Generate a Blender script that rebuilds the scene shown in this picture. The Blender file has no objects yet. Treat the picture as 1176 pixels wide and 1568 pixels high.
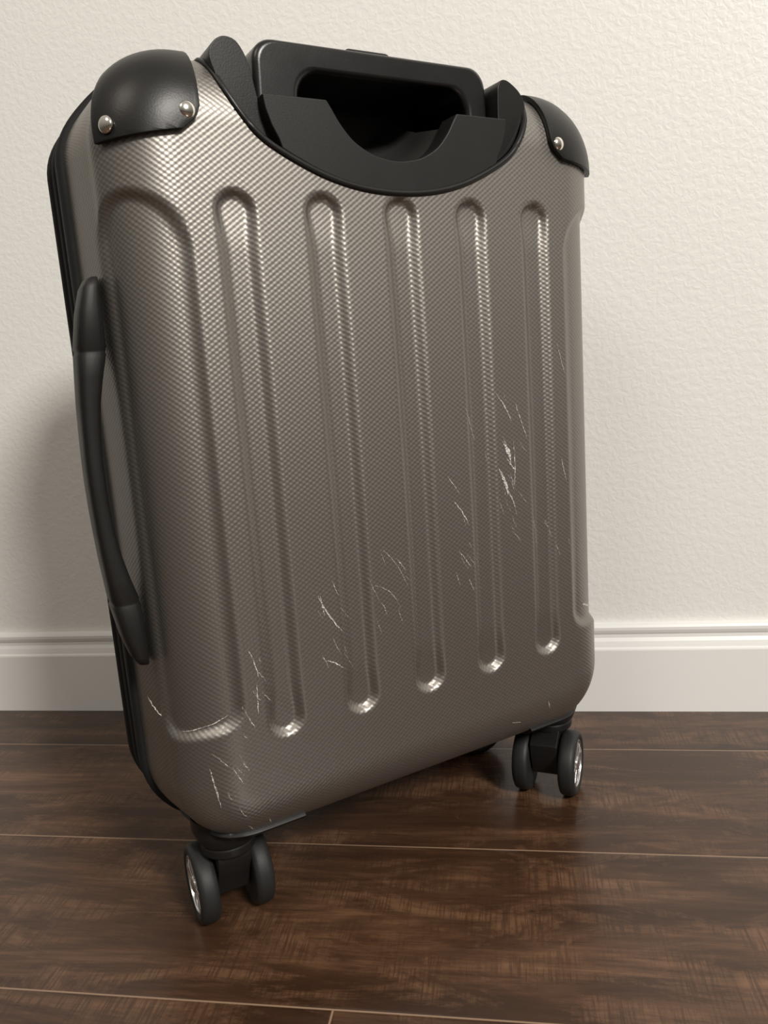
import bpy, bmesh, math, random
from mathutils import Vector, Matrix
random.seed(3)
# ------------------------------------------------------------------ camera
H=.38
R=Vector((.9855,.1536,-.0714)).normalized()
F=Vector((-.1645,.9684,-.1874)); F=(F-R*F.dot(R)).normalized()
U=R.cross(F)
cam=bpy.data.cameras.new('camera'); co=bpy.data.objects.new('camera',cam)
bpy.context.collection.objects.link(co)
M=Matrix.Identity(4)
for i in range(3):
    M[i][0]=R[i];M[i][1]=U[i];M[i][2]=-F[i]
M[2][3]=H
co.matrix_world=M
cam.sensor_fit='HORIZONTAL';cam.sensor_width=36;cam.lens=36*1200/1176
cam.clip_start=.01
bpy.context.scene.camera=co
TH=math.radians(38.8)

# ------------------------------------------------------------------ node helpers
class NT:
    def __init__(s,name):
        s.m=bpy.data.materials.new(name); s.m.use_nodes=True
        s.t=s.m.node_tree; s.b=s.t.nodes['Principled BSDF']
    def n(s,typ,**kw):
        nd=s.t.nodes.new(typ)
        for k,v in kw.items(): setattr(nd,k,v)
        return nd
    def l(s,a,b): s.t.links.new(a,b)
    def inp(s,nd,k,v):
        if isinstance(v,bpy.types.NodeSocket): s.l(v,nd.inputs[k])
        else: nd.inputs[k].default_value=v
    def math(s,op,a,b=None,c=None,clamp=False):
        nd=s.n('ShaderNodeMath'); nd.operation=op; nd.use_clamp=clamp
        s.inp(nd,0,a)
        if b is not None: s.inp(nd,1,b)
        if c is not None: s.inp(nd,2,c)
        return nd.outputs[0]
    def noise(s,vec,scale,detail=3,rough=.5,dist=0):
        nd=s.n('ShaderNodeTexNoise'); s.l(vec,nd.inputs['Vector'])
        nd.inputs['Scale'].default_value=scale; nd.inputs['Detail'].default_value=detail
        nd.inputs['Roughness'].default_value=rough; nd.inputs['Distortion'].default_value=dist
        return nd.outputs[0]
    def ramp(s,fac,stops):
        nd=s.n('ShaderNodeValToRGB'); s.l(fac,nd.inputs[0])
        e=nd.color_ramp.elements
        while len(e)<len(stops): e.new(.5)
        for i,(p,c) in enumerate(stops):
            e[i].position=p; e[i].color=(c[0],c[1],c[2],1) if hasattr(c,'__len__') else (c,c,c,1)
        return nd.outputs[0]
    def mix(s,fac,a,b,mode='MIX'):
        nd=s.n('ShaderNodeMix'); nd.data_type='RGBA'; nd.blend_type=mode
        s.inp(nd,0,fac)
        for k,v in ((6,a),(7,b)):
            if isinstance(v,tuple): v=(v[0],v[1],v[2],1)
            s.inp(nd,k,v)
        return nd.outputs[2]
    def bump(s,height,strength,dist,normal=None):
        nd=s.n('ShaderNodeBump'); s.l(height,nd.inputs['Height'])
        nd.inputs['Strength'].default_value=strength; nd.inputs['Distance'].default_value=dist
        if normal is not None: s.l(normal,nd.inputs['Normal'])
        return nd.outputs[0]
    def objco(s,scale=None):
        tc=s.n('ShaderNodeTexCoord')
        o=tc.outputs['Object']
        if scale:
            mp=s.n('ShaderNodeMapping'); s.l(o,mp.inputs[0]); mp.inputs['Scale'].default_value=scale
            o=mp.outputs[0]
        return o

def plain(name,col,rough,metal=0,bump=None,spec=.5):
    a=NT(name); b=a.b
    b.inputs['Base Color'].default_value=(*col,1); b.inputs['Roughness'].default_value=rough
    b.inputs['Metallic'].default_value=metal; b.inputs['Specular IOR Level'].default_value=spec
    if bump:
        n=a.noise(a.objco(),bump[0],2)
        a.l(a.bump(n,bump[1],.0005),b.inputs['Normal'])
        r=a.noise(a.objco(),40,3)
        a.l(a.math('MULTIPLY_ADD',r,.12,rough-.06),b.inputs['Roughness'])
    return a.m
m_black=plain('black_plastic',(.0095,.009,.0088),.47,bump=(2500,.15),spec=.32)
m_guard=plain('black_gloss_guard',(.0085,.008,.0075),.38,bump=(900,.10),spec=.36)
m_grip=plain('black_gloss_grip',(.010,.0095,.0095),.30,bump=(900,.05),spec=.42)
m_cav=plain('black_recess_plastic',(.022,.021,.020),.5,bump=(900,.05),spec=.5)
m_rubber=plain('wheel_rubber',(.014,.014,.014),.55,bump=(1500,.1),spec=.4)
m_chrome=plain('chrome',(.80,.77,.70),.16,metal=1)
m_silver=plain('wheel_silver',(.72,.72,.72),.25,metal=1)
m_zip=plain('zipper_tape',(.008,.008,.008),.7,bump=(3000,.5),spec=.25)

def shell_mat():
    a=NT('textured_taupe_shell'); b=a.b
    at=a.n('ShaderNodeAttribute'); at.attribute_name='pat'
    sx=a.n('ShaderNodeSeparateXYZ'); a.l(at.outputs['Vector'],sx.inputs[0])
    px,pz=.0022,.0016
    wob=a.math('MULTIPLY',a.noise(at.outputs['Vector'],60,2),.0010)
    ua=a.math('MULTIPLY',a.math('ADD',sx.outputs[0],wob),2*math.pi/px)
    va=a.math('MULTIPLY',a.math('ADD',sx.outputs[1],wob),2*math.pi/(pz*2))
    p=a.math('ADD',a.math('MULTIPLY',ua,.5),va); q=a.math('SUBTRACT',a.math('MULTIPLY',ua,.5),va)
    hgt=a.math('ADD',a.math('MULTIPLY',a.math('COSINE',p),.5),a.math('MULTIPLY',a.math('COSINE',q),.5))
    hgt=a.math('MULTIPLY_ADD',hgt,.5,.5)
    nz=a.noise(at.outputs['Vector'],450,2)
    hh=a.math('MULTIPLY_ADD',nz,.35,hgt)
    a.l(a.bump(hh,.27,.0005),b.inputs['Normal'])
    big=a.noise(at.outputs['Vector'],9,3)
    col=a.mix(big,(.262,.246,.225),(.290,.273,.251))
    col=a.mix(a.math('MULTIPLY',a.math('SUBTRACT',1,hgt),.24),col,(.11,.10,.09))
    a.l(col,b.inputs['Base Color'])
    b.inputs['Metallic'].default_value=.88
    b.inputs['Roughness'].default_value=.435
    b.inputs['Coat Weight'].default_value=.14
    b.inputs['Coat Roughness'].default_value=.20
    return a.m
m_shell=shell_mat()

def scratch_glint_mat():
    a=NT('scuffs_and_glints'); b=a.b  # pale marks: real scuffs plus highlights painted on the panel edges
    n=a.noise(a.objco(),1100,3)
    a.l(a.ramp(n,[(.42,(.20,.185,.165)),(.60,(.72,.70,.66))]),b.inputs['Base Color'])
    b.inputs['Roughness'].default_value=.5
    return a.m
m_scr_glint=scratch_glint_mat()

def wall_mat():
    a=NT('painted_orange_peel_wall'); b=a.b
    o=a.objco()
    n1=a.noise(o,165,2,.5,.5); n2=a.noise(o,420,2,.5)
    hh=a.math('MULTIPLY_ADD',n2,.2,a.ramp(n1,[(.40,0.),(.60,1.)]))
    a.l(a.bump(hh,.115,.0016),b.inputs['Normal'])
    b.inputs['Base Color'].default_value=(.768,.761,.735,1)
    b.inputs['Roughness'].default_value=.5
    return a.m
m_wall=wall_mat()
m_trim=plain('white_trim_paint',(.78,.775,.76),.35,bump=(60,.05))

def floor_mat():
    a=NT('dark_wood_plank'); b=a.b
    o=a.objco()
    sp=a.n('ShaderNodeSeparateXYZ'); a.l(o,sp.inputs[0])
    X,Y=sp.outputs[0],sp.outputs[1]
    W=.162; y0=.3935
    yy=a.math('DIVIDE',a.math('SUBTRACT',Y,y0),W)
    row=a.math('FLOOR',yy); fr=a.math('FRACT',yy)
    L=1.22
    off=a.math('MULTIPLY',row,.417)
    xx=a.math('DIVIDE',a.math('ADD',a.math('ADD',X,.12+.417),off),L)
    colr=a.math('FLOOR',xx); fx=a.math('FRACT',xx)
    cb=a.n('ShaderNodeCombineXYZ'); a.l(row,cb.inputs[0]); a.l(colr,cb.inputs[1])
    w2=a.n('ShaderNodeTexWhiteNoise'); w2.noise_dimensions='2D'; a.l(cb.outputs[0],w2.inputs['Vector'])
    rnd=w2.outputs['Value']
    c2=a.n('ShaderNodeCombineXYZ')
    a.l(a.math('MULTIPLY_ADD',rnd,37.,X),c2.inputs[0]); a.l(a.math('MULTIPLY_ADD',rnd,11.,Y),c2.inputs[1]); 
    def st(sx,sy):
        mp=a.n('ShaderNodeMapping'); a.l(c2.outputs[0],mp.inputs[0]); mp.inputs['Scale'].default_value=(sx,sy,1); return mp.outputs[0]
    g1=a.noise(st(3.4,18),1.,8,.66,1.2)
    g2=a.noise(st(16,320),1.,4,.65,.4)
    g3=a.noise(st(9,27),1.,9,.74,.8)
    g4=a.noise(st(560,24),1.,3,.6,.2)
    g5=a.noise(st(9,85),1.,7,.72,.6)
    rg=a.noise(st(1.8,9),1.,2,.4,.5)
    ring=a.math('MULTIPLY_ADD',a.math('SINE',a.math('MULTIPLY',rg,85.)),.5,.5)
    base=a.ramp(g1,[(.30,(.028,.0132,.0070)),(.46,(.052,.0252,.0135)),(.55,(.085,.0425,.0228)),(.68,(.140,.073,.039))])
    base=a.mix(a.math('MULTIPLY',a.ramp(g5,[(.45,0.),(.58,1.)]),.50),base,(.030,.0142,.0075))
    base=a.mix(a.math('MULTIPLY',a.ramp(ring,[(.5,0.),(1.,1.)]),.30),base,(.024,.0112,.006))
    base=a.mix(a.math('MULTIPLY',a.ramp(g2,[(.43,0.),(.59,1.)]),.35),base,(.032,.016,.009))
    base=a.mix(a.math('MULTIPLY',a.ramp(g3,[(.50,0.),(.63,1.)]),.48),base,(.180,.096,.052))
    base=a.mix(a.math('MULTIPLY',a.ramp(g4,[(.47,0.),(.60,1.)]),a.math('MULTIPLY',a.ramp(g3,[(.44,0.),(.58,1.)]),.6)),base,(.028,.013,.007))
    tone=a.math('MULTIPLY_ADD',rnd,.35,.82)
    tn=a.n('ShaderNodeCombineColor'); 
    for i in range(3): a.l(tone,tn.inputs[i])
    base=a.mix(1.,base,tn.outputs[0],'MULTIPLY')
    d=a.math('MULTIPLY',a.math('MINIMUM',fr,a.math('SUBTRACT',1.,fr)),W)
    dx=a.math('MULTIPLY',a.math('MINIMUM',fx,a.math('SUBTRACT',1.,fx)),L)
    dd=a.math('MINIMUM',d,dx)
    seam=a.math('SUBTRACT',1.,a.math('DIVIDE',a.math('SUBTRACT',dd,.0003),.0006),clamp=True)
    base=a.mix(a.math('MULTIPLY',seam,.85),base,(.31,.21,.14))  # tan seam line, with the plank bevel's reflected light painted in
    a.l(base,b.inputs['Base Color'])
    hh=a.math('MULTIPLY_ADD',g2,.3,a.math('MULTIPLY',a.math('MINIMUM',a.math('DIVIDE',dd,.002),1.),1.))
    hh=a.math('MULTIPLY_ADD',g4,.15,hh)
    a.l(a.bump(hh,.32,.0006),b.inputs['Normal'])
    a.l(a.math('MULTIPLY_ADD',g1,.20,.17),b.inputs['Roughness'])
    b.inputs['Specular IOR Level'].default_value=.45
    return a.m
m_floor=floor_mat()

# ------------------------------------------------------------------ room
def link(ob,parent=None):
    bpy.context.collection.objects.link(ob)
    if parent: ob.parent=parent
    return ob
def meshobj(name,verts,faces,mat,parent=None,smooth=True,off=(0,0,0)):
    me=bpy.data.meshes.new(name)
    me.from_pydata([(v[0]-off[0],v[1]-off[1],v[2]-off[2]) for v in verts],[],faces)
    me.materials.append(mat)
    bm=bmesh.new(); bm.from_mesh(me); bmesh.ops.recalc_face_normals(bm,faces=bm.faces); bm.to_mesh(me); bm.free()
    if smooth:
        for p in me.polygons: p.use_smooth=True
    return link(bpy.data.objects.new(name,me),parent)
def boxv(x0,x1,y0,y1,z0,z1):
    v=[(x,y,z) for x in(x0,x1) for y in(y0,y1) for z in(z0,z1)]
    f=[(0,1,3,2),(4,6,7,5),(0,4,5,1),(2,3,7,6),(0,2,6,4),(1,5,7,3)]
    return v,f
YW=.812
v,f=boxv(-3,3,-3.5,YW+.1,-.05,0); meshobj('floor',v,f,m_floor,smooth=False)
v,f=boxv(-3,3,YW,YW+.1,0,2.6); meshobj('wall_back',v,f,m_wall,smooth=False)
prof=[(YW,.0),(.800,.0),(.800,.068),(.8005,.0695),(.8025,.0705),(.8030,.073),(.8040,.0765),(.8060,.0800),(.8062,.0835),(.8050,.0855),(.8040,.0885),(.8040,.0915),(.8055,.0938),(YW,.0945)]
vs=[];fs=[];n=len(prof)
for x in(-3,3):
    for (y,z) in prof: vs.append((x,y,z))
for i in range(n):
    j=(i+1)%n; fs.append((i,j,n+j,n+i))
fs+= [tuple(range(n)),tuple(range(2*n-1,n-1,-1))]
meshobj('baseboard_back',vs,fs,m_trim,smooth=False)

# ------------------------------------------------------------------ suitcase frame
CX=.277; OFF=(CX,.55,0)
suit=bpy.data.objects.new('suitcase',None); link(suit)
Dv=Vector((math.cos(TH),math.sin(TH),0)); Iv=Vector((-math.sin(TH),math.cos(TH),0))
suit.location=Dv*OFF[0]+Iv*OFF[1]; suit.rotation_euler=(0,0,TH)
suit.empty_display_size=.1
W=.180; ZB=.074; ZT=.558; RC=.05; FR=.040; FD=.032; YF=.448; MY=.559
def sst(t):
    t=max(0,min(1,t)); return t*t*(3-2*t)
RIBX=[.167,.2225,.277,.3315,.387]
def disp(x,z):
    dmax=0
    for rx in RIBX:
        if abs(x-rx)<.016:
            zz=min(max(z,.149+.011),.481-.011)
            dd=math.hypot(x-rx,z-zz)
            k=sst(min((z-.155)/.03,(.478-z)/.03))
            w=(.0048 if z>.3 else .0056)*(1-k)+.0080*k
            dmax=max(dmax,(.0045-.0010*k)*sst((.0130-dd)/w))
    xm=min(x,2*CX-x)
    if xm<.15 and .14<z<.5:
        x0,x1,z0,z1=.082,.1375,.160+.12*(xm-.10)*(1 if xm>.1 else 0),.477
        if z>.3: z1=.480-.25*max(0,xm-.108)
        r=.024 if (z>.3) else .012
        cx_=(x0+x1)/2; cz=(z0+z1)/2
        qx=abs(xm-cx_)-(x1-x0)/2+r; qz=abs(z-cz)-(z1-z0)/2+r
        sd=math.hypot(max(qx,0),max(qz,0))+min(max(qx,qz),0)-r
        dmax=max(dmax,.0040*sst(.5-sd/.0070))
    return dmax
def crown(x,z):
    u=(x-CX)/W; w=(z-.316)/.242
    return -.0035*max(0,(1-u*u))*max(0,(1-w*w))
def cornerpull(nx,nz,y):
    # the zip edge is a little rounder than the face outline at the upper corners
    if nz<=0: return 0.
    yy=y if y<MY else 2*MY-y
    s2=abs(2*nx*nz)
    return .0055*s2*s2*sst((yy-YF-.02)/.07)
class MB:
    def __init__(s): s.v=[];s.f=[];s.p=[];s.d={}
    def add(s,co,pat):
        k=(round(co[0]*1e5),round(co[1]*1e5),round(co[2]*1e5))
        i=s.d.get(k)
        if i is None:
            i=len(s.v); s.d[k]=i; s.v.append(co); s.p.append(pat)
        return i
    def quad(s,a,b,c,d):
        q=[]
        for t in (a,b,c,d):
            if t not in q: q.append(t)
        if len(q)>2: s.f.append(tuple(q))
def profile(res=.0016,side_end=.548,side_res=.004,dend=-.008,fr=None,d0=0.):
    fr=fr or FR
    P=[]
    n=max(2,int(round((RC-fr-d0)/res)))
    for i in range(n): P.append((RC-(RC-fr-d0)*i/n,YF))
    m=max(6,int(.05/res/1.6))
    for i in range(m+1):
        t=math.pi/2*i/m; P.append((d0+fr*(1-math.sin(t)),YF+FD*(1-math.cos(t))))
    k=max(3,int((side_end-YF-FD)/side_res))
    for i in range(1,k+1):
        s=i/k; P.append((d0+(dend-d0)*math.sin(s*math.pi/2),YF+FD+(side_end-YF-FD)*s))
    out=[];arc=0
    for i,(d,y) in enumerate(P):
        if i: arc+=math.hypot(P[i][0]-P[i-1][0],P[i][1]-P[i-1][1])
        a=P[max(0,i-1)];b=P[min(len(P)-1,i+1)]
        tx,ty=-(b[0]-a[0]),b[1]-a[1]; L=math.hypot(tx,ty) or 1
        out.append((d,y,arc,(ty/L,-tx/L)))
    return out
def build_half(res,ribs=True,prof=None,offset=0.,K=14):
    mb=MB(); prof=prof or profile(res)
    xa,xb=CX-W+RC,CX+W-RC; za,zb=ZB+RC,ZT-RC
    Na=int(round((xb-xa)/res)); Nb=int(round((zb-za)/res))
    D=disp if ribs else (lambda x,z:0)
    def facept(x,z): return (x,YF+D(x,z)+crown(x,z)-offset,z)
    g=[[mb.add(facept(xa+(xb-xa)*i/Na,za+(zb-za)*j/Nb),(xa+(xb-xa)*i/Na,za+(zb-za)*j/Nb)) for j in range(Nb+1)] for i in range(Na+1)]
    for i in range(Na):
        for j in range(Nb): mb.quad(g[i][j],g[i+1][j],g[i+1][j+1],g[i][j+1])
    def strip(seq):
        prev=None
        for (q,n_) in seq:
            row=[]
            for (d,y,arc,nn) in prof:
                pu=(q[0]+n_[0]*arc,q[1]+n_[1]*arc)
                dd=D(pu[0],pu[1])
                ox=(RC-d)-cornerpull(n_[0],n_[1],y)
                px,pz=q[0]+n_[0]*ox,q[1]+n_[1]*ox
                cr=crown(px,pz)*max(0,min(1,1-(y-YF)/FD))
                k=offset-dd
                px+=n_[0]*nn[0]*k; pz+=n_[1]*nn[0]*k; py=y+cr+nn[1]*k
                row.append(mb.add((px,py,pz),pu))
            if prev:
                for a in range(len(row)-1): mb.quad(prev[a],prev[a+1],row[a+1],row[a])
            prev=row
    hp=math.pi/2
    strip([((xa+(xb-xa)*i/Na,za),(0,-1)) for i in range(Na+1)])
    strip([((xb,za),(math.sin(hp*i/K),-math.cos(hp*i/K))) for i in range(K+1)])
    strip([((xb,za+(zb-za)*i/Nb),(1,0)) for i in range(Nb+1)])
    strip([((xb,zb),(math.cos(hp*i/K),math.sin(hp*i/K))) for i in range(K+1)])
    strip([((xb-(xb-xa)*i/Na,zb),(0,1)) for i in range(Na+1)])
    strip([((xa,zb),(-math.sin(hp*i/K),math.cos(hp*i/K))) for i in range(K+1)])
    strip([((xa,zb-(zb-za)*i/Nb),(-1,0)) for i in range(Nb+1)])
    strip([((xa,za),(-math.cos(hp*i/K),-math.sin(hp*i/K))) for i in range(K+1)])
    return mb
def catmull(P,n=8):
    out=[]
    for i in range(len(P)-1):
        p0=P[max(0,i-1)];p1=P[i];p2=P[i+1];p3=P[min(len(P)-1,i+2)]
        for k in range(n):
            t=k/n
            out.append(tuple(.5*((2*p1[c])+(-p0[c]+p2[c])*t+(2*p0[c]-5*p1[c]+4*p2[c]-p3[c])*t*t+(-p0[c]+3*p1[c]-3*p2[c]+p3[c])*t**3) for c in range(len(p1))))
    out.append(tuple(P[-1])); return out
half=[(.1145,.556),(.1115,.546),(.1070,.534),(.0990,.521),(.0880,.510),(.0690,.4995),(.0480,.4910),(.0250,.4857),(0,.4840)]
cutp=[(CX-a,b) for a,b in half]+[(CX+a,b) for a,b in half[-2::-1]]
CUT=catmull(cutp,8)
def inside_cut(x,z):
    if z<.484: return False
    hw=abs(x-CX)
    if hw>.1145: return False
    h2=CUT[len(CUT)//2:]
    for a,b in zip(h2[:-1],h2[1:]):
        xa_,xb_=a[0]-CX,b[0]-CX
        if xa_<=hw<=xb_:
            t=(hw-xa_)/max(1e-9,xb_-xa_); return z>a[1]+(b[1]-a[1])*t
    return False
def to_obj(mb,name,mat,faces,mirror=False):
    me=bpy.data.meshes.new(name)
    vs=mb.v
    if mirror: vs=[(v[0],2*MY-v[1],v[2]) for v in vs]
    me.from_pydata([(v[0]-OFF[0],v[1]-OFF[1],v[2]-OFF[2]) for v in vs],[],faces)
    at=me.attributes.new('pat','FLOAT_VECTOR','POINT')
    at.data.foreach_set('vector',[c for p in mb.p for c in (p[0],p[1],0.)])
    me.materials.append(mat)
    bm=bmesh.new(); bm.from_mesh(me); bmesh.ops.recalc_face_normals(bm,faces=bm.faces)
    c=[v for v in bm.verts if not v.link_faces]; bmesh.ops.delete(bm,geom=c,context='VERTS')
    bm.to_mesh(me); bm.free()
    for p in me.polygons: p.use_smooth=True
    return link(bpy.data.objects.new(name,me),suit)
mb=build_half(.0015)
keep=[]
for fc in mb.f:
    cut=False
    for i in fc:
        v=mb.v[i]
        if v[1]<.534 and (inside_cut(v[0],v[2]) or (v[2]>.5555 and abs(v[0]-CX)<.1145)): cut=True;break
    if not cut: keep.append(fc)
to_obj(mb,'shell_front',m_shell,keep)
REARP=lambda res,sr,se=.548:profile(res,se,sr,-.006,.032,.014)
mbr=build_half(.003,prof=REARP(.003,.006),K=10)
to_obj(mbr,'shell_rear',m_shell,mbr.f,mirror=True)

def outline(d,y,K=20):
    xa,xb=CX-W+RC,CX+W-RC; za,zb=ZB+RC,ZT-RC; o=[]
    for (cx,cz,a0) in ((xb,za,-90),(xb,zb,0),(xa,zb,90),(xa,za,180)):
        for i in range(K+1):
            t=math.radians(a0+90*i/K); c,s=math.cos(t),math.sin(t)
            r=RC-d-cornerpull(c,s,y)
            o.append((cx+r*c,cz+r*s))
    return o
def sweep_ring(name,prf,mat):
    vs=[];fs=[];loops=[]
    for (d,y) in prf:
        o=outline(d,y); loops.append(len(vs)); vs+=[(p[0],y,p[1]) for p in o]; n=len(o)
    for a in range(len(prf)-1):
        for i in range(n):
            j=(i+1)%n; fs.append((loops[a]+i,loops[a]+j,loops[a+1]+j,loops[a+1]+i))
    return meshobj(name,vs,fs,mat,suit,off=OFF)
zp=[(.004,.5205),(-.0050,.5205),(-.0073,.5215),(-.0080,.5250),(-.0076,.5320),(-.0060,.5340),(-.0058,.5420),
    (-.0070,.5430),(-.0076,.5470),(-.0070,.5510),(-.0058,.5520),(-.0058,.5560),(-.0078,.5575),(-.0085,.5610),(-.0078,.5645),(-.0060,.5655),(-.0055,.5700),(.004,.5720)]
zp=[(d-.0025 if d<0 else d,y) for d,y in zp]
sweep_ring('zipper',zp,m_zip)

def guard(name,planes,off,mat,thick=.003,bev=.0012,res=.003,rear=False):
    g=build_half(res,ribs=False,prof=REARP(res,.004,.5445) if rear else profile(res,.5195,.004,-.0060),offset=off,K=20)
    bm=bmesh.new()
    vv=[bm.verts.new((v[0],(2*MY-v[1]) if rear else v[1],v[2])) for v in g.v]
    for fc in g.f:
        try: bm.faces.new([vv[i] for i in fc])
        except: pass
    bmesh.ops.recalc_face_normals(bm,faces=bm.faces)
    for (c,nrm) in planes:
        bmesh.ops.bisect_plane(bm,geom=bm.verts[:]+bm.edges[:]+bm.faces[:],dist=1e-6,plane_co=c,plane_no=nrm,clear_outer=True)
    bmesh.ops.translate(bm,vec=(-OFF[0],-OFF[1],0),verts=bm.verts)
    me=bpy.data.meshes.new(name); bm.to_mesh(me); bm.free()
    me.materials.append(mat)
    for p in me.polygons: p.use_smooth=True
    ob=link(bpy.data.objects.new(name,me),suit)
    s=ob.modifiers.new('s','SOLIDIFY'); s.thickness=thick; s.offset=0
    b=ob.modifiers.new('b','BEVEL'); b.width=bev; b.segments=3; b.limit_method='ANGLE'; b.angle_limit=math.radians(50)
    return ob
def guard_planes(side,rear=False):
    sx=1 if side=='L' else -1
    X=(lambda x:x) if side=='L' else (lambda x:2*CX-x)
    s=-1 if rear else 1
    yb=2*MY-.4645 if rear else .4645
    return [((X(.152),0,.53),(sx,0,-.06)),
        ((X(.096),0,.5055),(sx*.14,0,-1)),
        ((X(.1455),0,.5155),(sx*.8,0,-1)),
        ((X(.1495),0,.519),(sx*1,0,-.45)),
        ((X(.097),yb,.51),(-sx*.46,s,-.14))]
guard('corner_guard_1',guard_planes('L'),.0025,m_guard)
guard('corner_guard_2',guard_planes('R'),.0025,m_guard)
guard('corner_guard_3',guard_planes('L',True),.0025,m_guard,rear=True,res=.005)
guard('corner_guard_4',guard_planes('R',True),.0025,m_guard,rear=True,res=.005)
def plate_planes(side,rear=False):
    sx=1 if side=='L' else -1
    X=(lambda x:x) if side=='L' else (lambda x:2*CX-x)
    s=1 if not rear else -1
    return [((X(.174),0,.07),(sx,0,-.3)),((X(.1),0,.0825),(0,0,1)),((0,.4585 if not rear else 2*MY-.4585,0),(0,-s,0))]
k=1
for rear in(False,True):
    for sd in 'LR':
        guard('wheel_plate_%d'%k,plate_planes(sd,rear),.0012,m_black,thick=.0028,bev=.0006,rear=rear); k+=1

def rivet(x,y,z,nrm,r=.0047):
    bm=bmesh.new(); bmesh.ops.create_uvsphere(bm,u_segments=20,v_segments=12,radius=r)
    for v in bm.verts: v.co.z*=.45
    q=Vector(nrm).normalized().to_track_quat('Z','Y')
    for v in bm.verts: v.co=q@v.co+Vector((x-OFF[0],y-OFF[1],z))
    return bm
def joinbm(bms,name,mat):
    me=bpy.data.meshes.new(name); out=bmesh.new()
    for b in bms:
        t=bpy.data.meshes.new('t'); b.to_mesh(t); out.from_mesh(t); b.free()
    out.to_mesh(me); out.free(); me.materials.append(mat)
    for p in me.polygons: p.use_smooth=True
    return link(bpy.data.objects.new(name,me),suit)
joinbm([rivet(.1445,.4445,.5215,(0,-1,.05)),rivet(.1030,.4565,.5140,(-.80,-.60,.05)),
        rivet(2*CX-.1445,.4445,.5215,(0,-1,.05)),rivet(2*CX-.1040,.4590,.5140,(.82,-.57,.05))],'rivets',m_chrome)

# ------------------------------------------------------------------ handle housing
def prism(name,poly,y0,y1,mat,bev=.002,seg=3):
    n=len(poly)
    vs=[(p[0],y0,p[1]) for p in poly]+[(p[0],y1,p[1]) for p in poly]
    fs=[tuple(range(n)),tuple(range(2*n-1,n-1,-1))]+[(i,(i+1)%n,n+(i+1)%n,n+i) for i in range(n)]
    ob=meshobj(name,vs,fs,mat,suit,off=OFF)
    if bev:
        b=ob.modifiers.new('b','BEVEL'); b.width=bev; b.segments=seg; b.limit_method='ANGLE'; b.angle_limit=math.radians(40)
        ob.modifiers.new('w','WEIGHTED_NORMAL')
    return ob
def tube(name,pts,r,mat):
    cu=bpy.data.curves.new(name,'CURVE'); cu.dimensions='3D'; cu.bevel_depth=r; cu.bevel_resolution=4
    s=cu.splines.new('POLY'); s.points.add(len(pts)-1)
    for i,p in enumerate(pts): s.points[i].co=(p[0]-OFF[0],p[1]-OFF[1],p[2],1)
    cu.materials.append(mat)
    ob=bpy.data.objects.new(name,cu); return link(ob,suit)
def top_ly(z):
    d=ZT-z
    if d>=FR: return YF
    t=math.asin(min(1,1-d/FR)); return YF+FD*(1-math.cos(t))
bez=[(CX-.1145,y,ZT) for y in (.534,.51,.49)]
bez+=[(x,top_ly(z)+crown(x,z)*(1 if z<.518 else .3),z) for x,z in CUT]
bez+=[(CX+.1145,y,ZT) for y in (.49,.51,.534)]
tube('housing_bezel',bez,.0020,m_guard)
lin=[(CX+(x-CX)*.985,z+.0015) for x,z in CUT]
vs=[];fs=[];n=len(lin)
ys=[.452,.47,.50,.529]
for y in ys: vs+=[(x,max(y,top_ly(min(z,ZT-.0001)) if y<.48 else y),z) for x,z in lin]
for a in range(len(ys)-1):
    for i in range(n-1): fs.append((a*n+i,a*n+i+1,(a+1)*n+i+1,(a+1)*n+i))
fs.append(tuple((len(ys)-1)*n+i for i in range(n)))
meshobj('housing_cavity',vs,fs,m_cav,suit,off=OFF,smooth=False)
col=[(CX+(x-CX)*.985,z+.001) for x,z in CUT if abs(x-CX)<.080]
inner=[(.2300,.5345),(.2330,.530),(.2385,.5215),(.2470,.5125),(.2590,.5060),(.2700,.5035),(.277,.503)]
innerf=catmull(inner+[(2*CX-x,z) for x,z in inner[-2::-1]],4)
lft=[(.1895,.5345),(.1905,.527),(.1935,.518),(.1975,.5105)]
poly=lft+col+[(2*CX-x,z) for x,z in lft[::-1]]+innerf[::-1]
prism('handle_collar',poly,.4455,.463,m_black,.0016)
tr=[(.2300,.5300),(.2360,.5190),(.2450,.5110),(.2590,.5050),(.277,.5030)]
tr=catmull(tr+[(2*CX-x,z) for x,z in tr[-2::-1]],5)
vs=[];fs=[];n=len(tr)
lay=[(.462,1,0),(.468,.97,.001),(.490,.93,.006),(.508,.88,.015),(.519,.84,.026)]
for y,sc,dz in lay: vs+=[(CX+(x-CX)*sc,y,.5030+(z-.5030)*(1-dz*8)+dz) for x,z in tr]
for a in range(len(lay)-1):
    for i in range(n-1): fs.append((a*n+i,a*n+i+1,(a+1)*n+i+1,(a+1)*n+i))
meshobj('housing_tray',vs,fs,m_cav,suit,off=OFF)
sh=[(.2040,.5020),(.1940,.5075),(.1830,.5155),(.1740,.526),(.1688,.536),(.1652,.546),(.1632,.553),(.1645,.5590),(.1690,.5635),(.1740,.5650),(.1795,.5635),(.1835,.5585),(.1865,.551),(.1885,.541),(.1905,.531),(.1945,.517),(.2000,.5085)]
shl=catmull(sh+[sh[0]],3)[:-1]
prism('housing_shoulder_1',shl,.4535,.527,m_guard,.0045,4)
shr=[(.2040,.5020),(.1940,.5075),(.1830,.5155),(.1740,.526),(.1688,.536),(.1660,.545),(.1668,.550),(.1705,.5555),(.1760,.5595),(.1815,.5620),(.1860,.5615),(.1888,.5575),(.1895,.551),(.1899,.541),(.1905,.531),(.1945,.517),(.2000,.5085)]
shr=catmull(shr+[shr[0]],3)[:-1]
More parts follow.
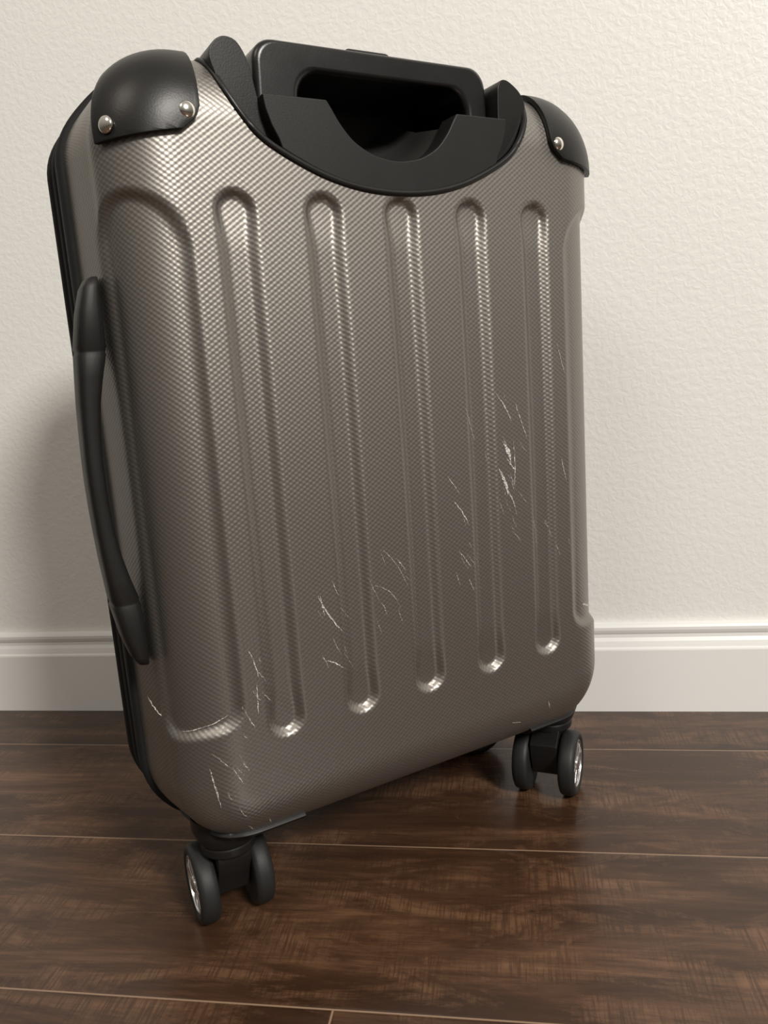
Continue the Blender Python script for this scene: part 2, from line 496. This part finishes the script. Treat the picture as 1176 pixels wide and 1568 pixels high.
prism('housing_shoulder_2',[(2*CX-x,z) for x,z in shr[::-1]],.4535,.527,m_guard,.0045,4)
def rrect(x0,x1,z0,z1,rt,rb,inset=0,k=8):
    o=[]
    for cx,cz,a0,r in ((x1-inset-rt,z1-rt,0,rt),(x0+inset+rt,z1-rt,90,rt),(x0+rb,z0+rb,180,rb),(x1-rb,z0+rb,270,rb)):
        for i in range(k+1):
            t=math.radians(a0+90*i/k); o.append((cx+r*math.cos(t),cz+r*math.sin(t)))
    return o
def ringprism(name,outer,innr,y0,y1,mat,bev):
    n=len(outer); vs=[]
    for y in(y0,y1):
        vs+=[(p[0],y,p[1]) for p in outer]; vs+=[(p[0],y,p[1]) for p in innr]
    fs=[]
    for i in range(n):
        j=(i+1)%n
        fs+=[(i,j,n+j,n+i),(2*n+i,3*n+i,3*n+j,2*n+j),(i,2*n+i,2*n+j,j),(n+i,n+j,3*n+j,3*n+i)]
    ob=meshobj(name,vs,fs,mat,suit,off=OFF)
    b=ob.modifiers.new('b','BEVEL'); b.width=bev; b.segments=5; b.limit_method='ANGLE'; b.angle_limit=math.radians(50)
    ob.modifiers.new('w','WEIGHTED_NORMAL')
    return ob
ringprism('telescoping_grip',rrect(.1915,.3645,.492,.5715,.013,.01,.002),rrect(.2180,.3490,.500,.5560,.016,.006,.003),.463,.5275,m_grip,.0055)
prism('grip_release_button',rrect(.256,.296,.562,.5755,.004,.002,.003),.472,.500,m_black,.002)
for i,xx in enumerate((.205,.353)):
    prism('grip_rail_%d'%(i+1),rrect(xx-.006,xx+.006,.478,.51,.002,.002),.488,.500,m_silver,.001)

# ------------------------------------------------------------------ side handle
S=[(.2055,.0915,.0020,.0070),(.2070,.0900,.0035,.0100),(.212,.0885,.0050,.0118),(.225,.0865,.0068,.0128),(.2450,.0845,.0085,.0132),(.2465,.0845,.0080,.0126),
   (.2480,.0843,.0079,.0125),(.2495,.0840,.0084,.0130),(.262,.0818,.0072,.0128),(.276,.0797,.0062,.0124),(.292,.0782,.0055,.0120),(.308,.0774,.0053,.0118),(.3225,.0772,.0053,.0118)]
S2=S+[(.645-z,x,a,b) for z,x,a,b in S[-2::-1]]
vs=[];fs=[];n=28
for (z,x,ht,hw) in S2:
    for i in range(n):
        t=2*math.pi*i/n; c,s_=math.cos(t),math.sin(t)
        c=math.copysign(abs(c)**.55,c); s_=math.copysign(abs(s_)**.55,s_)
        vs.append((x+ht*c,.488+hw*s_,z))
m=len(S2)
for a in range(m-1):
    for i in range(n):
        j=(i+1)%n; fs.append((a*n+i,a*n+j,(a+1)*n+j,(a+1)*n+i))
fs+=[tuple(range(n)),tuple(range((m-1)*n,m*n))]
meshobj('side_handle',vs,fs,m_black,suit,off=OFF)

# ------------------------------------------------------------------ wheels
def caster(idx,px,py,ang,offs):
    ca,sa=math.cos(ang),math.sin(ang)
    def T(a,p,z): return (px+ca*a-sa*p, py+sa*a+ca*p, z)
    r=.0278
    parts={'rubber':([],[]),'black':([],[]),'silver':([],[])}
    def add(kind,vs,fs):
        V,Fc=parts[kind]; o=len(V); V.extend(vs); Fc.extend([tuple(i+o for i in q) for q in fs])
    N=40
    def lathe(kind,prof,ac,sgn):
        vs=[];fs=[]
        for (rr,a) in prof:
            for i in range(N):
                t=2*math.pi*i/N
                vs.append(T(ac+sgn*a,offs+rr*math.cos(t),r+rr*math.sin(t)))
        for q in range(len(prof)-1):
            for i in range(N):
                j=(i+1)%N; fs.append((q*N+i,q*N+j,(q+1)*N+j,(q+1)*N+i))
        add(kind,vs,fs)
    for sgn in(-1,1):
        ac=sgn*.0195
        lathe('rubber',[(.0200,.0045),(.0215,.0068),(.0245,.0070),(.0268,.0058),(r,.0030),(r,-.0030),(.0268,-.0058),(.0245,-.0068),(.0100,-.0068),(.001,-.0068)],ac,sgn)
        lathe('silver',[(.0206,.0046),(.0203,.0062),(.0188,.0064),(.0183,.0050),(.0180,.0030)],ac,sgn)
        lathe('black',[(.0182,.0030),(.0080,.0022),(.0005,.0022)],ac,sgn)
        lathe('silver',[(.0060,.0025),(.0058,.0062),(.0045,.0070),(.0003,.0072)],ac,sgn)
        for kx in range(8):
            t=2*math.pi*kx/8+.2
            c,s_=math.cos(t),math.sin(t)
            vs=[]
            for aa in(.0026,.0056):
                for rr,w in((.005,.0015),(.0187,.0028)):
                    for q in(-1,1):
                        vs.append(T(ac+sgn*aa,offs+rr*c-q*w*s_,r+rr*s_+q*w*c))
            add('silver',vs,[(0,1,3,2),(4,6,7,5),(0,4,5,1),(2,3,7,6),(0,2,6,4),(1,5,7,3)])
    side=[(-.014,.060),(.014,.060),(offs+.019 if offs>0 else .014,.050),(offs+.017,.036),(offs+.010,.020),(offs,.0165),(offs-.010,.020),(offs-.017,.036),(offs-.019 if offs<0 else -.014,.050)]
    vs=[T(-.0115,p,z) for p,z in side]+[T(.0115,p,z) for p,z in side]; n=len(side)
    add('black',vs,[tuple(range(n)),tuple(range(2*n-1,n-1,-1))]+[(i,(i+1)%n,n+(i+1)%n,n+i) for i in range(n)])
    vs=[]
    for a in(-.021,.021):
        for i in range(16):
            t=2*math.pi*i/16; vs.append(T(a,offs+.004*math.cos(t),r+.004*math.sin(t)))
    add('black',vs,[(i,(i+1)%16,16+(i+1)%16,16+i) for i in range(16)])
    prof=[(.001,.056),(.0175,.056),(.0190,.0575),(.0195,.0630),(.0185,.0642),(.0200,.0650),(.0210,.0670),(.0225,.0710),(.024,.075),(.024,.085)]
    vs=[];fs=[];N2=32
    for rr,z in prof:
        for i in range(N2):
            t=2*math.pi*i/N2; vs.append((px+rr*math.cos(t),py+rr*math.sin(t),z))
    for q in range(len(prof)-1):
        for i in range(N2):
            j=(i+1)%N2; fs.append((q*N2+i,q*N2+j,(q+1)*N2+j,(q+1)*N2+i))
    add('black',vs,fs)
    for kind,mt in(('rubber',m_rubber),('black',m_black),('silver',m_silver)):
        ob=meshobj('caster_%d_%s'%(idx,kind),parts[kind][0],parts[kind][1],mt,suit,off=OFF)
        if kind!='rubber':
            b=ob.modifiers.new('b','BEVEL'); b.width=.0012 if kind=='black' else .0003; b.segments=2; b.limit_method='ANGLE'; b.angle_limit=math.radians(35)
            ob.modifiers.new('w','WEIGHTED_NORMAL')
caster(1,.133,.496,math.radians(-3),.011)
caster(2,.4285,.497,math.radians(-53),-.010)
caster(3,.155,.604,math.radians(90),-.012)
caster(4,.405,.604,math.radians(75),-.010)

# ------------------------------------------------------------------ scratch marks, painted panel-edge glints
def ribbon(V,Fc,p0,p1,w,bend=0.):
    n=16; o=len(V)
    dx,dz=p1[0]-p0[0],p1[1]-p0[1]; L=math.hypot(dx,dz); nx,nz=-dz/L,dx/L
    for i in range(n+1):
        t=i/n; wob=bend*math.sin(math.pi*t)+random.uniform(-.0003,.0003)
        cx=p0[0]+dx*t+nx*wob; cz=p0[1]+dz*t+nz*wob
        ww=w*.5*max(.1,math.sin(math.pi*t)**.6)*random.uniform(.3,1.15)
        for s_ in(-1,1):
            x=cx+nx*ww*s_; z=cz+nz*ww*s_
            y=YF+disp(x,z)+crown(x,z)-.00025
            dd=min(z-ZB,x-(CX-W),CX+W-x)
            if dd<FR:
                t2=math.asin(max(0,min(1,1-dd/FR))); y+=FD*(1-math.cos(t2))
            V.append((x,y,z))
    for i in range(n): Fc.append((o+2*i,o+2*i+1,o+2*i+3,o+2*i+2))
V=[];Fc=[]
SC_GLINT=[((.345,.353),(.358,.332),.0009,.001),((.3495,.318),(.356,.303),.0034,.001),((.352,.306),(.360,.296),.0016,0),((.359,.318),(.3585,.285),.0009,.001),
((.3450,.299),(.3525,.279),.0038,.001),((.347,.290),(.360,.262),.0009,.002),((.362,.345),(.372,.318),.0006,0),((.318,.345),(.327,.322),.0006,0),
((.303,.283),(.3165,.262),.0009,.001),((.306,.246),(.317,.231),.0007,0),((.313,.225),(.318,.214),.0006,0),((.300,.300),(.310,.285),.0005,0),
((.1955,.236),(.2110,.208),.0013,-.001),((.197,.236),(.199,.222),.0009,0),((.206,.245),(.210,.233),.0005,0),((.196,.192),(.210,.183),.0009,.001),((.195,.196),(.199,.186),.0005,0),
((.245,.258),(.263,.228),.0005,.002),((.237,.235),(.256,.215),.0005,.003),((.233,.240),(.240,.222),.0004,0),((.255,.250),(.262,.240),.0006,0),
((.146,.212),(.151,.190),.0007,.001),((.1495,.190),(.148,.168),.0006,0),((.1385,.176),(.146,.158),.0006,0),((.151,.196),(.156,.188),.0005,0),
((.115,.140),(.119,.112),.0010,0),((.128,.138),(.134,.125),.0008,0),((.117,.150),(.127,.138),.0005,0),((.134,.141),(.139,.132),.0005,0),
((.375,.260),(.381,.235),.0005,0),((.405,.300),(.410,.280),.0005,0),((.404,.385),(.411,.362),.0005,0),((.350,.100),(.360,.097),.0007,0),((.386,.108),(.388,.101),.0009,0),((.136,.092),(.140,.086),.0007,0),((.150,.092),(.152,.087),.0007,0),((.428,.178),(.4425,.172),.0020,0),  # last entry is a painted highlight on the right panel's lower edge
((.090,.184),(.098,.1665),.0010,-.001),((.104,.163),(.131,.1715),.0007,-.001)]  # painted highlight following the left panel's lower edge
for p0,p1,w,b in SC_GLINT: ribbon(V,Fc,p0,p1,w,b)
for i in range(46):
    cx,cz=random.choice([(.352,.30),(.352,.30),(.345,.33),(.31,.25),(.345,.27),(.20,.215),(.25,.235),(.147,.185),(.125,.135),(.40,.25),(.36,.26)])
    cx+=random.uniform(-.014,.014); cz+=random.uniform(-.025,.025)
    if cz<.1: cz=.1
    L=random.uniform(.004,.016); t=random.uniform(-1.3,-.85)
    ribbon(V,Fc,(cx,cz),(cx+L*math.cos(t),cz+L*math.sin(t)),random.uniform(.0002,.0004),random.uniform(-.001,.001))
meshobj('scratches_and_glints',V,Fc,m_scr_glint,suit,off=OFF)

# ------------------------------------------------------------------ light
def area(name,loc,target,size,power,col):
    l=bpy.data.lights.new(name,'AREA'); l.shape='DISK'; l.size=size; l.energy=power; l.color=col
    o=bpy.data.objects.new(name,l); bpy.context.collection.objects.link(o); o.location=loc
    o.rotation_euler=(Vector(target)-Vector(loc)).to_track_quat('-Z','Y').to_euler()
area('ceiling_light',(1.89,-1.72,2.4),(0,.4,.3),.70,138,(1,.955,.89))
area('ceiling_light_far',(-.8,-1.2,2.5),(0,.4,.2),.9,15,(1,.90,.76))
w=bpy.data.worlds.new('world'); bpy.context.scene.world=w; w.use_nodes=True
nt=w.node_tree; bg=nt.nodes['Background']
tc=nt.nodes.new('ShaderNodeTexCoord'); sp=nt.nodes.new('ShaderNodeSeparateXYZ'); rp=nt.nodes.new('ShaderNodeValToRGB')
nt.links.new(tc.outputs['Generated'],sp.inputs[0]); nt.links.new(sp.outputs[2],rp.inputs[0]); nt.links.new(rp.outputs[0],bg.inputs[0])
e=rp.color_ramp.elements; e[0].position=0; e[0].color=(.17,.153,.135,1); e[1].position=.7; e[1].color=(1,.94,.86,1)
x=e.new(.25); x.color=(.46,.425,.375,1)
bg.inputs[1].default_value=.42
bpy.context.scene.view_settings.view_transform='Standard'
bpy.context.scene.view_settings.exposure=0
